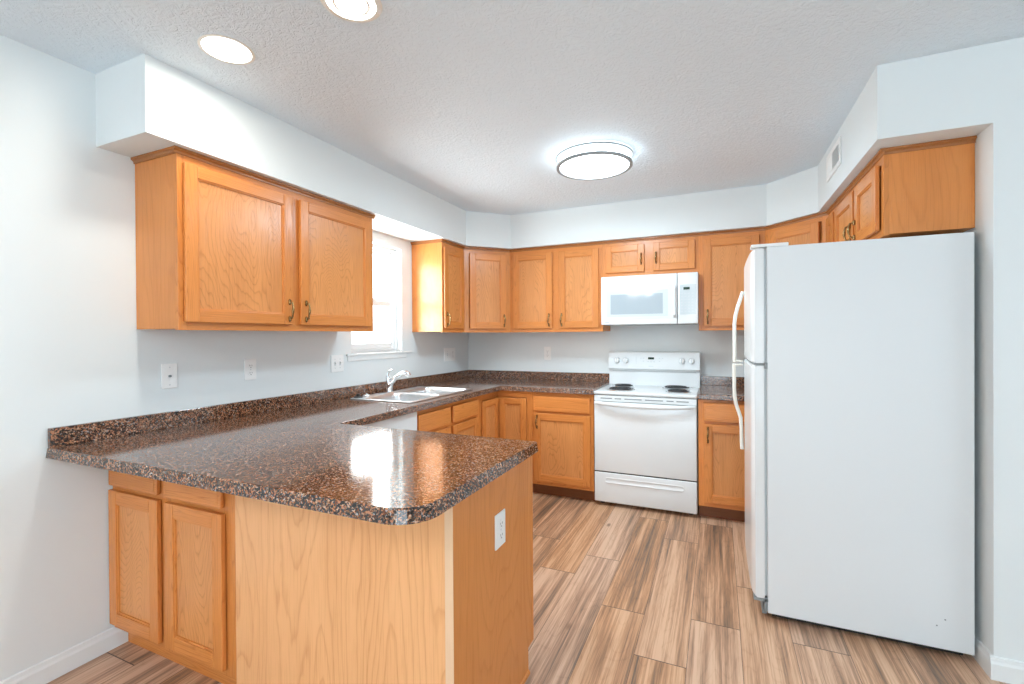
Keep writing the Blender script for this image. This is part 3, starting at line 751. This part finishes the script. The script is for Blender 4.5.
for b_ in bowls:
    t = bmesh.new(); rings = []
    for k, (ins, z) in enumerate([(0.0, CT + .006), (0.006, CT - .004), (0.012, CT - .03), (0.018, CT - .14), (0.030, CT - .165), (0.07, CT - .172)]):
        rings.append([t.verts.new((x, y, z)) for x, y in rrect(b_[0] + ins, b_[1] - ins, b_[2] + ins, b_[3] - ins, max(.05 - ins * .3, .02))])
    for a, b in zip(rings, rings[1:]):
        n = len(a)
        for i in range(n): t.faces.new((a[i], b[i], b[(i + 1) % n], a[(i + 1) % n]))
    t.faces.new(rings[-1])
    bmesh.ops.recalc_face_normals(t, faces=t.faces)
    mb = MB(); mb._merge(t); ob = mb.build('bowl', STEEL, sk, smooth=True)
    cx, cy = (b_[0] + b_[1]) / 2, (b_[2] + b_[3]) / 2
    MB().lathe([(0.0, CT - .176), (0.030, CT - .176), (0.042, CT - .170), (0.044, CT - .171), (0.044, CT - .178), (0.0, CT - .178)], (cx, cy, 0)).build('drain', CHROME, sk, smooth=True)
FX, FY, FZ = 0.135, -1.455, CT + 0.0075
fc = thing('faucet', 'chrome single-lever kitchen faucet with pull-out head behind the sink', 'faucet', (FX, FY, FZ))
m = MB(); t = bmesh.new()
pl = rrect(-0.026, 0.026, -0.115, 0.115, .025)
m.prism(pl, 0, .008); m.build('escutcheon', CHROME, fc, smooth=True)
m = MB(); m.tube([(0, 0, .006), (0, 0, .03), (0.004, 0.0, .06), (0.016, .010, .085), (0.036, .026, .110), (0.056, .042, .128), (0.066, .050, .134)],
                 [.027, .024, .023, .021, .018, .0165, .0165], 18)
m.tube([(0.062, .046, .132), (0.078, .058, .140), (0.096, .072, .140), (0.108, .082, .130), (0.112, .086, .120)], [.0165, .020, .022, .021, .018], 18)
m.build('spout', CHROME, fc, smooth=True)
m = MB(); m.tube([(-0.004, -.004, .07), (-0.010, -.008, .10), (-0.010, -.012, .125)], [.021, .017, .014], 16)
m.tube([(-0.010, -.012, .122), (-0.010, -.008, .145), (-0.004, .002, .162), (0.014, .014, .170)], [.009, .0075, .007, .0055], 12, flat=((0, 1, 0), 1.5))
m.build('lever', CHROME, fc, smooth=True)
o = MB().lathe([(0, 0), (.030, 0), (.032, .004), (.026, .008), (.012, .010), (.010, .020), (.013, .024), (0, .026)], (0.120, -1.775, CT + .0075)).build('sink_stopper', BLACK, None, smooth=True)
tag(o, 'small black sink stopper on the left rear corner of the sink rim', 'stopper')
o = MB().lathe([(0, 0), (.024, 0), (.026, .006), (.020, .010), (.006, .012), (.006, .018), (0, .020)], (0.128, -1.700, CT + .0075)).build('sink_strainer', STEEL, None, smooth=True)
tag(o, 'small metal sink strainer lying beside the black stopper behind the sink', 'strainer')

# ================================================================ RANGE
RX0, RX1, RF = 1.4985, 2.2620, -0.660
RW = RX1 - RX0
r = thing('range', 'white freestanding electric coil range on the back wall', 'range', (RX0, 0, 0))
MB().box(0.002, RW - .002, RF + .035, -0.03, 0.03, 0.872, 0, .003).build('body', APPL, r)
for x in (0.05, RW - .05):
    for y in (RF + .08, -0.08): MB().cyl((x, y, 0), (x, y, 0.03), 0.018, 0.014, 16).build('foot', BLACK, r)
# cooktop with raised rim
m = MB(); m.box(0.0, RW, RF - .004, -0.065, 0.874, 0.899, 0, .010, 4)
ck = m.build('cooktop', APPL, r, smooth=True)
for (bx, by, br) in ((0.178, -0.475, 0.098), (0.150, -0.205, 0.078), (0.618, -0.475, 0.080), (0.585, -0.205, 0.098)):
    MB().lathe([(br * .2, .8935), (br * .9, .8975), (br * 1.10, .9000), (br * 1.16, .9025), (br * 1.20, .8995)], (bx, by, 0)).build('drip_pan', CHROME, r, smooth=True)
    pts = []
    turns = 4.0; n = 110
    for i in range(n):
        a = 2 * PI * turns * i / (n - 1); rr = 0.018 + (br - 0.018) * i / (n - 1)
        pts.append((bx + rr * math.cos(a), by + rr * math.sin(a), .9085))
    MB().tube(pts, 0.0044, 8).build('burner_coil', COIL, r, smooth=True)
# backguard with sloped control face
m = MB()
prof = [(-0.03, .872), (-0.085, .872), (-0.078, 1.005), (-0.080, 1.018), (-0.088, 1.030), (-0.108, 1.045), (-0.104, 1.185), (-0.094, 1.196), (-0.03, 1.196)]
t = bmesh.new()
a = [t.verts.new((0.0, y, z)) for y, z in prof]; b = [t.verts.new((RW, y, z)) for y, z in prof]
t.faces.new(a); t.faces.new(b[::-1])
for i in range(len(prof)): t.faces.new((a[i], b[i], b[(i + 1) % len(prof)], a[(i + 1) % len(prof)]))
bmesh.ops.recalc_face_normals(t, faces=t.faces)
bmesh.ops.bevel(t, geom=[e_ for e_ in t.edges if abs(e_.verts[0].co.x - e_.verts[1].co.x) < 1e-4], offset=.004, segments=2, affect='EDGES')
m._merge(t); m.build('backguard', APPL, r, smooth=True)
YB = -0.1075
MB().box(0.03, RW - .03, -0.0835, -0.079, 1.0185, 1.0235).build('backguard_seam', GREY, r)
for x in (0.078, 0.153, 0.622, 0.698):
    kb = MB().lathe([(0, -.026), (.017, -.026), (.020, -.022), (.0225, 0), (0, 0)], (0, 0, 0), 'Y').build('knob', PLAST, r, smooth=True)
    kb.location = (x, YB - .0, 1.118); kb.scale = (1, -1, 1)
    kb.data.flip_normals()
    MB().box(-0.004, 0.004, -.006, 0.0005, -.021, .021, 0, .002).build('knob_grip', LGREY, kb).location = (0, .029, 0)
    MB().lathe([(.0250, -.0008), (.0275, -.0008), (.0275, .002), (.0250, .002)], (x, YB + .001, 1.118), 'Y').build('knob_dial_ring', LGREY, r)
MB().box(0.345, 0.395, YB - .0012, YB + .004, 1.128, 1.147, 0).build('clock_display', DISP, r)
k = 0
for x, z in ((0.305, 1.138), (0.305, 1.112), (0.345, 1.108), (0.370, 1.108), (0.395, 1.108), (0.440, 1.138), (0.440, 1.112), (0.465, 1.138), (0.285, 1.138)):
    MB().box(x - .006, x + .006, YB - .0008, YB + .003, z - .0035, z + .0035).build('control_button', LGREY, r)
MB().box(0.242, 0.245, YB - .0008, YB + .003, 1.085, 1.150).build('panel_divider', LGREY, r)
MB().box(0.350, 0.390, YB - .0005, YB + .003, 1.066, 1.072).build('maker_mark', LGREY, r)
# front: vent strip, door, handle, drawer
MB().box(0.004, RW - .004, RF, RF + .034, 0.822, 0.868, 0, .004).build('vent_trim', APPL, r)
for x0, x1 in ((0.055, 0.145), (0.165, 0.215), (0.240, 0.370), (0.395, 0.525), (0.550, 0.600), (0.620, 0.705)):
    MB().box(x0, x1, RF - .0008, RF + .01, 0.842, 0.850, 0).build('vent_slot', VENTG, r)
MB().box(0.004, RW - .004, RF - .004, RF + .034, 0.272, 0.818, 0, .008, 3).build('oven_door', APPL, r, smooth=True)
m = MB(); pts = []; rad = []
for i in range(21):
    t_ = i / 20; x = 0.018 + (RW - 0.036) * t_
    bow = math.sin(PI * t_)
    pts.append((x, RF - .012 - .038 * bow ** 0.45, 0.812 - 0.012 * bow)); rad.append(.0125 if 0 < i < 20 else .010)
m.tube(pts, rad, 12, flat=((0, 0, 1), 1.25))
for x in (0.022, RW - .022): m.box(x - .014, x + .014, RF - .022, RF + .002, 0.795, 0.822, 0, .004)
m.build('oven_handle', APPL, r, smooth=True)
m = MB(); m.box(0.004, RW - .004, RF - .004, RF + .034, 0.032, 0.264, 0, .007, 3)
dr = m.build('storage_drawer', APPL, r, smooth=True)
# long embossed finger pull: raised lip with shadowed hollow
t = bmesh.new(); n = 28; top = []; mid = []; low = []
m = MB()
pl = []
for i in range(n + 1):
    a = PI / 2 + PI * i / n; pl.append((0.105 + .014 * math.cos(a), .0 + .014 * math.sin(a)))
for i in range(n + 1):
    a = -PI / 2 + PI * i / n; pl.append((0.655 + .014 * math.cos(a), .0 + .014 * math.sin(a)))
v0 = [t.verts.new((x, RF - .0040, 0.206 + z * 1.7)) for x, z in pl]
v1 = [t.verts.new((x, RF - .0075 - (0.004 if z < 0 else 0), 0.206 + z * 1.3)) for x, z in pl]
v2 = [t.verts.new((x, RF - .0048, 0.209 + z * .6)) for x, z in pl]
nn = len(pl)
for A_, B_ in ((v0, v1), (v1, v2)):
    for i in range(nn): t.faces.new((A_[i], A_[(i + 1) % nn], B_[(i + 1) % nn], B_[i]))
t.faces.new(v2); bmesh.ops.recalc_face_normals(t, faces=t.faces)
m._merge(t); m.build('drawer_pull', APPL, dr, smooth=True)
MB().box(0.006, RW - .006, RF + .004, RF + .03, 0.262, 0.274).build('door_gap', BLACK, r)

# ================================================================ MICROWAVE
MX0, MX1, MF, MZ0, MZ1 = 1.5020, 2.2610, -0.4026, 1.427, 1.828
MWd = MX1 - MX0
r = thing('microwave', 'white over-the-range microwave mounted under the short oak cabinet', 'microwave', (MX0, 0, 0))
MB().box(0.001, MWd - .001, MF + .035, -0.001, MZ0 + .006, MZ1, 0, .002).build('body', APPL, r)
MB().box(0.02, MWd - .02, MF + .05, -0.03, MZ0 - .002, MZ0 + .0055).build('underside_grille', GREY, r)
DX = 0.606
m = MB(); m.box(0.0, DX, MF, MF + .034, MZ0, MZ1, 0, .006, 3)
dr = m.build('door', APPL, r, smooth=True)
m = MB(); m.box(0.010, 0.580, MF - .0022, MF + .002, 1.472, 1.738, 0, .0015); m.build('door_bezel', MWB, dr)
m = MB(); m.box(0.050, 0.535, MF - .0032, MF + .002, 1.492, 1.702, 0, .001); m.build('window_frame', MWF, dr)
m = MB(); m.box(0.080, 0.497, MF - .0042, MF + .002, 1.512, 1.676, 0, .0008); m.build('door_window', MWG, dr)
m = MB(); m.tube([(0.586, MF - .002, 1.725), (0.586, MF - .030, 1.708), (0.586, MF - .034, 1.60), (0.586, MF - .030, 1.50), (0.586, MF - .002, 1.483)], [.010, .0095, .009, .0095, .010], 12, flat=((1, 0, 0), 1.2))
m.build('handle', APPL, dr, smooth=True)
m = MB(); m.box(DX + .003, MWd, MF, MF + .034, MZ0, MZ1, 0, .006, 3)
cp = m.build('control_panel', APPL, r, smooth=True)
MB().box(DX + .018, MWd - .014, MF - .001, MF + .002, 1.500, 1.735, 0).build('keypad_field', MWF, cp)
MB().box(DX + .046, DX + .092, MF - .0022, MF + .002, 1.694, 1.714, 0).build('clock_display', DISP, cp)
for rr in range(7):
    for cc in range(4):
        x = DX + .034 + cc * .026; z = 1.664 - rr * .0235
        MB().box(x - .007, x + .007, MF - .0018, MF + .002, z - .0045, z + .0045).build('keypad_button', LGREY, cp)
MB().box(0.034, 0.066, MF - .0006, MF + .002, 1.446, 1.452).build('maker_mark', GREY, dr)

# ================================================================ REFRIGERATOR (faces -x; near side faces the camera)
fx0, fx1, fy0, fy1, fz1 = 2.6100, 3.3490, -1.8181, -1.0600, 1.7476
r = thing('refrigerator', 'white top-freezer refrigerator standing in the nook by the right wall', 'refrigerator', (0, 0, 0))
MB().box(fx0, fx1, fy0, fy1, 0.030, fz1, 0, .004).build('cabinet_body', FRSIDE, r)
MB().box(fx0 + .02, fx1 - .03, fy0 + .02, fy1 - .02, 0.012, 0.0295).build('underframe', BLACK, r)
for x in (fx0 + .06, fx1 - .06):
    for y in (fy0 + .06, fy1 - .06): MB().cyl((x, y, 0), (x, y, .012), .018, seg=16).build('roller_foot', BLACK, r)
MB().box(2.5990, 2.6095, fy0 + .012, fy1 - .012, 0.105, 1.190).build('gasket', GASK, r)
MB().box(2.5990, 2.6095, fy0 + .012, fy1 - .012, 1.205, 1.738).build('gasket', GASK, r)
def frdoor(name, z0, z1):
    # slightly bowed door front with soft vertical edges
    n = 18; pl = []
    ya, yb = fy0 + .002, fy1 - .002
    back = 2.5985
    pl.append((back, yb)); 
    for i in range(n + 1):
        t_ = i / n; y = yb + (ya - yb) * t_; e_ = min(t_, 1 - t_)
        edge = 1 - math.exp(-e_ * 26)
        pl.append((2.560 - 0.014 * edge - 0.003 * math.sin(PI * t_), y))
    pl.append((back, ya))
    m = MB(); t = bmesh.new()
    lo = [t.verts.new((x, y, z0)) for x, y in pl]; hi = [t.verts.new((x, y, z1)) for x, y in pl]; k = len(pl)
    t.faces.new(lo); t.faces.new(hi[::-1])
    for i in range(k): t.faces.new((lo[i], lo[(i + 1) % k], hi[(i + 1) % k], hi[i]))
    bmesh.ops.recalc_face_normals(t, faces=t.faces)
    es = [e_ for e_ in t.edges if abs(e_.verts[0].co.z - e_.verts[1].co.z) < 1e-5 and e_.verts[0].co.x < 2.59 and e_.verts[1].co.x < 2.59]
    bmesh.ops.bevel(t, geom=es, offset=.006, segments=3, affect='EDGES')
    m._merge(t); return m.build(name, APPL, r, smooth=True)
fd = frdoor('freezer_door', 1.2030, 1.7430); rd = frdoor('fresh_food_door', 0.0950, 1.1920)
YH = -1.125
def frhandle(pts, parent):
    m = MB(); m.tube(pts, [.0105] * len(pts), 12, flat=((0, 1, 0), 1.35)); return m.build('handle', HANDP, parent, smooth=True)
frhandle([(2.540, YH, 1.600), (2.528, YH, 1.560), (2.512, YH, 1.510), (2.499, YH, 1.455), (2.493, YH, 1.400), (2.493, YH, 1.300), (2.493, YH, 1.200), (2.493, YH, 1.172)], fd)
MB().box(2.488, 2.538, YH - .012, YH + .012, 1.172, 1.183, 0, .003).build('handle_foot', HANDP, fd)
frhandle([(2.491, YH, 1.160), (2.491, YH, 1.120), (2.491, YH, 1.020), (2.493, YH, .960), (2.500, YH, .915), (2.514, YH, .870), (2.526, YH, .830), (2.530, YH, .760), (2.531, YH, .680), (2.533, YH, .640)], rd)
MB().box(2.488, 2.538, YH - .012, YH + .012, 1.150, 1.161, 0, .003).build('handle_foot', HANDP, rd)
m = MB(); m.box(2.545, 2.700, fy0 + .004, fy0 + .075, fz1 + .0005, fz1 + .016, 0, .004); m.build('top_hinge_cover', PLAST, r)
m = MB(); m.box(2.556, 2.612, fy0 - .003, fy0 + .02, 1.1935, 1.2015, 0, .001); m.box(2.599, 2.612, fy0 - .004, fy0 - .0005, 1.178, 1.206, 0, .001); m.build('middle_hinge', VENTG, r)
m = MB(); m.box(2.552, 2.612, fy0 - .002, fy0 + .06, 0.082, 0.0945, 0, .001); m.box(2.596, 2.609, fy0 - .002, fy0 + .02, 0.040, 0.100, 0, .001); m.build('bottom_hinge', VENTG, r)
MB().box(2.588, 2.609, fy0 + .025, fy1 - .01, 0.012, 0.080, 0, .002).build('toe_grille', VENTG, r)
for x, z in ((3.255, 0.155), (3.228, 0.125)):
    o = MB().cyl((x, fy0 - .0010, z), (x, fy0 + .001, z), .003, seg=10).build('side_screw', VENTG, r)

# ================================================================ WALL PLATES (local: front faces -y)
def plate(name, label, cat, loc, rz, w, h, kind):
    r = thing(name, label, cat, loc, rz)
    MB().box(-w / 2, w / 2, -.006, -.0003, -h / 2, h / 2, 0, .0025).build('cover_plate', PLAST, r)
    def recept(x):
        for z in (-.020, .020):
            q = MB().cyl((x, -.0085, z), (x, -.0058, z), .0165, seg=24, bev=.0008).build('receptacle', PLAST, r)
            m = MB(); m.box(x - .0075, x - .0055, -.0090, -.0080, z - .002, z + .006); m.box(x + .0055, x + .0075, -.0090, -.0080, z - .002, z + .006)
            m.cyl((x, -.0090, z - .008), (x, -.0080, z - .008), .0024, seg=10); m.build('slots', BLACK if kind != 'faint' else GREY, q)
        MB().cyl((x, -.0072, 0), (x, -.0058, 0), .003, seg=12).build('screw', LGREY, r)
    def toggle(x):
        MB().box(x - .006, x + .006, -.0075, -.0058, -.013, .013, 0, .001).build('switch_slot', LGREY, r)
        MB().tube([(x, -.006, .0), (x, -.018, .007)], [.0048, .0040], 10).build('toggle', PLAST, r, smooth=True)
        for z in (-.030, .030): MB().cyl((x, -.0072, z), (x, -.0058, z), .003, seg=12).build('screw', LGREY, r)
    if kind == 'duplex': recept(0)
    elif kind == 'jack':
        MB().cyl((0, -.012, 0), (0, -.0058, 0), .0058, seg=16).build('jack', VENTG, r)
        for z in (-.042, .042): MB().cyl((0, -.0072, z), (0, -.0058, z), .003, seg=12).build('screw', LGREY, r)
    elif kind == 'two_toggles': toggle(-w / 4 + .006); toggle(w / 4 - .006)
    elif kind == 'combo':
        toggle(-w / 4 + .004); recept(w / 4 - .004)
    return r
plate('cable_outlet', 'white wall plate with a single dark round jack, leftmost on the left wall', 'outlet', (0, -2.921, 1.157), PI / 2, .071, .118, 'jack')
plate('wall_outlet', 'white duplex outlet on the left wall below the wide wall cabinet', 'outlet', (0, -2.500, 1.160), PI / 2, .072, .116, 'duplex')
plate('light_switch', 'white double switch plate on the left wall just left of the window sill', 'switch', (0, -1.848, 1.157), PI / 2, .116, .118, 'two_toggles')
plate('wall_outlet', 'wide white combination switch and outlet plate near the left back corner', 'outlet', (0, -0.378, 1.163), PI / 2, .205, .128, 'combo')
plate('wall_outlet', 'small white duplex outlet on the back wall left of the range', 'outlet', (0.881, 0, 1.168), 0, .070, .130, 'duplex')
plate('wall_outlet', 'white duplex outlet on the oak end panel of the peninsula', 'outlet', (XP, -2.843, 0.671), PI / 2, .078, .118, 'duplex')

# air register on the right soffit (local front faces -y; soffit face looks -x)
r = thing('air_register', 'white metal air register high on the right soffit', 'vent', (XR - DR, -1.112, 2.328), -PI / 2)
w, h = .338, .150
m = MB(); b_ = .03
m.box(-w / 2, w / 2, -.008, -.0003, -h / 2, -h / 2 + b_, 0, .002); m.box(-w / 2, w / 2, -.008, -.0003, h / 2 - b_, h / 2, 0, .002)
m.box(-w / 2, -w / 2 + b_, -.008, -.0003, -h / 2 + b_, h / 2 - b_, 0, .002); m.box(w / 2 - b_, w / 2, -.008, -.0003, -h / 2 + b_, h / 2 - b_, 0, .002)
m.build('register_frame', PLAST, r)
MB().box(-w / 2 + b_, w / 2 - b_, -.0015, -.0003, -h / 2 + b_, h / 2 - b_).build('duct_backing', VENTG, r)
for i in range(11):
    x = -w / 2 + b_ + .012 + i * .0245
    sl = MB().box(-.0075, .0075, -.0008, .0008, -h / 2 + b_, h / 2 - b_).build('louver', PLAST, r)
    sl.location = (x, -.005, 0); sl.rotation_euler = (0, 0, 0.6 if i < 5 else -0.75)

# ================================================================ CEILING LIGHTS
DCX_, DCY_ = 1.700, -1.430
r = thing('ceiling_light', 'round flush-mount ceiling light with two nickel rings over the kitchen floor', 'ceiling light', (DCX_, DCY_, ZC))
MB().lathe([(0, -.0005), (.205, -.0005), (.205, -.012), (0, -.012)], seg=64).build('ceiling_pan', PLAST, r, smooth=True)
MB().lathe([(.200, -.0125), (.208, -.016), (.212, -.055), (.210, -.066), (.195, -.076), (.14, -.084), (.07, -.0875), (0, -.0885)], seg=72).build('diffuser', DOME, r, smooth=True)
def ring(z, r0, r1, h):
    return MB().lathe([(r0, z), (r1, z), (r1, z - h), (r0, z - h), (r0, z)], seg=72)
ring(-.008, .226, .236, .010).build('upper_ring', RINGM, r, smooth=True)
ring(-.060, .213, .232, .014).build('lower_ring', RINGM, r, smooth=True)
for k in range(3):
    a = math.radians(205 + 120 * k)
    MB().cyl((.2275 * math.cos(a), .2275 * math.sin(a), -.012), (.222 * math.cos(a), .222 * math.sin(a), -.060), .0022, seg=8).build('post', NICKEL, r)
    MB().cyl((.213 * math.cos(a), .213 * math.sin(a), -.0645), (.236 * math.cos(a), .236 * math.sin(a), -.0645), .0035, seg=10).build('thumb_screw', NICKEL, r)

d = bpy.data.lights.new('dome_lamp', 'AREA'); d.shape = 'DISK'; d.size = .36; d.energy = 16.5; d.color = (.70, .88, 1.0)
o = bpy.data.objects.new('dome_lamp', d); C.objects.link(o); o.parent = r; o.location = (0, 0, -.096)

def can(x, y, label, kind):
    r = thing('recessed_light', label, 'ceiling light', (x, y, ZC))
    if kind == 'flat':
        MB().lathe([(.084, -.0005), (.094, -.0005), (.096, -.003), (.090, -.0045), (.084, -.004)], seg=56).build('trim_ring', BAFF, r, smooth=True)
        MB().lathe([(0, -.0045), (.076, -.0045), (.0835, -.003)], seg=48).build('lens', CANL, r, smooth=True)
    else:
        MB().lathe([(.078, -.0005), (.098, -.0005), (.100, -.003), (.090, -.007), (.080, -.008)], seg=56).build('trim_ring', BAFF, r, smooth=True)
        MB().lathe([(.080, -.0065), (.072, -.004), (.052, -.0032), (.050, -.0015)], seg=56).build('baffle', CANL, r, smooth=True)
        MB().lathe([(.056, -.006), (.061, -.009), (.056, -.011), (.051, -.009), (.056, -.006)], seg=48).build('inner_ring', BAFF, r, smooth=True)
        MB().lathe([(0, -.009), (.030, -.008), (.044, -.005), (.050, -.0015)], seg=40).build('bulb', BULB, r, smooth=True)
    d = bpy.data.lights.new('can_lamp', 'AREA'); d.shape = 'DISK'; d.size = .13; d.energy = 3.9; d.color = (1.0, .95, .86)
    o = bpy.data.objects.new('can_lamp', d); C.objects.link(o); o.parent = r; o.location = (0, 0, -.016)
    return r
can(.665, -3.080, 'round recessed ceiling light nearest the left wall', 'flat')
can(1.288, -3.082, 'round recessed ceiling light with a glowing inner ring, at the top edge of the photo', 'ringed')

r = thing('chandelier', 'five-light nickel chandelier hanging over the dining area, mirrored in the microwave door', 'chandelier', (1.08, -5.45, ZC))
MB().lathe([(0, -.0005), (.060, -.0005), (.058, -.012), (.012, -.028), (.008, -.31), (.030, -.32), (.036, -.345), (.020, -.37), (0, -.375)], seg=32).build('stem', NICKEL, r, smooth=True)
for k in range(5):
    a = 2 * PI * k / 5 + .3; cx, cy = math.cos(a), math.sin(a)
    MB().tube([(.03 * cx, .03 * cy, -.34), (.10 * cx, .10 * cy, -.37), (.17 * cx, .17 * cy, -.365), (.19 * cx, .19 * cy, -.335)], .006, 10).build('arm', NICKEL, r, smooth=True)
    sh = MB().lathe([(.020, 0), (.042, .02), (.055, .055), (.062, .085), (.058, .085), (.050, .055), (.038, .022), (0, .012)], (.19 * cx, .19 * cy, -.335), seg=28).build('glass_shade', SHADEM, r, smooth=True)

for o in C.objects:
    if o.parent: continue
    b = o.name.split('.')[0]
    g = {'wall_cabinet': 'oak wall cabinets', 'corner_wall_cabinet': 'diagonal oak corner wall cabinets', 'base_cabinet': 'oak base cabinets',
         'peninsula_cabinet': 'oak peninsula cabinets', 'worktop': 'brown speckled worktops', 'wall_outlet': 'white wall outlets', 'recessed_light': 'recessed ceiling lights'}.get(b)
    if g: o['group'] = g
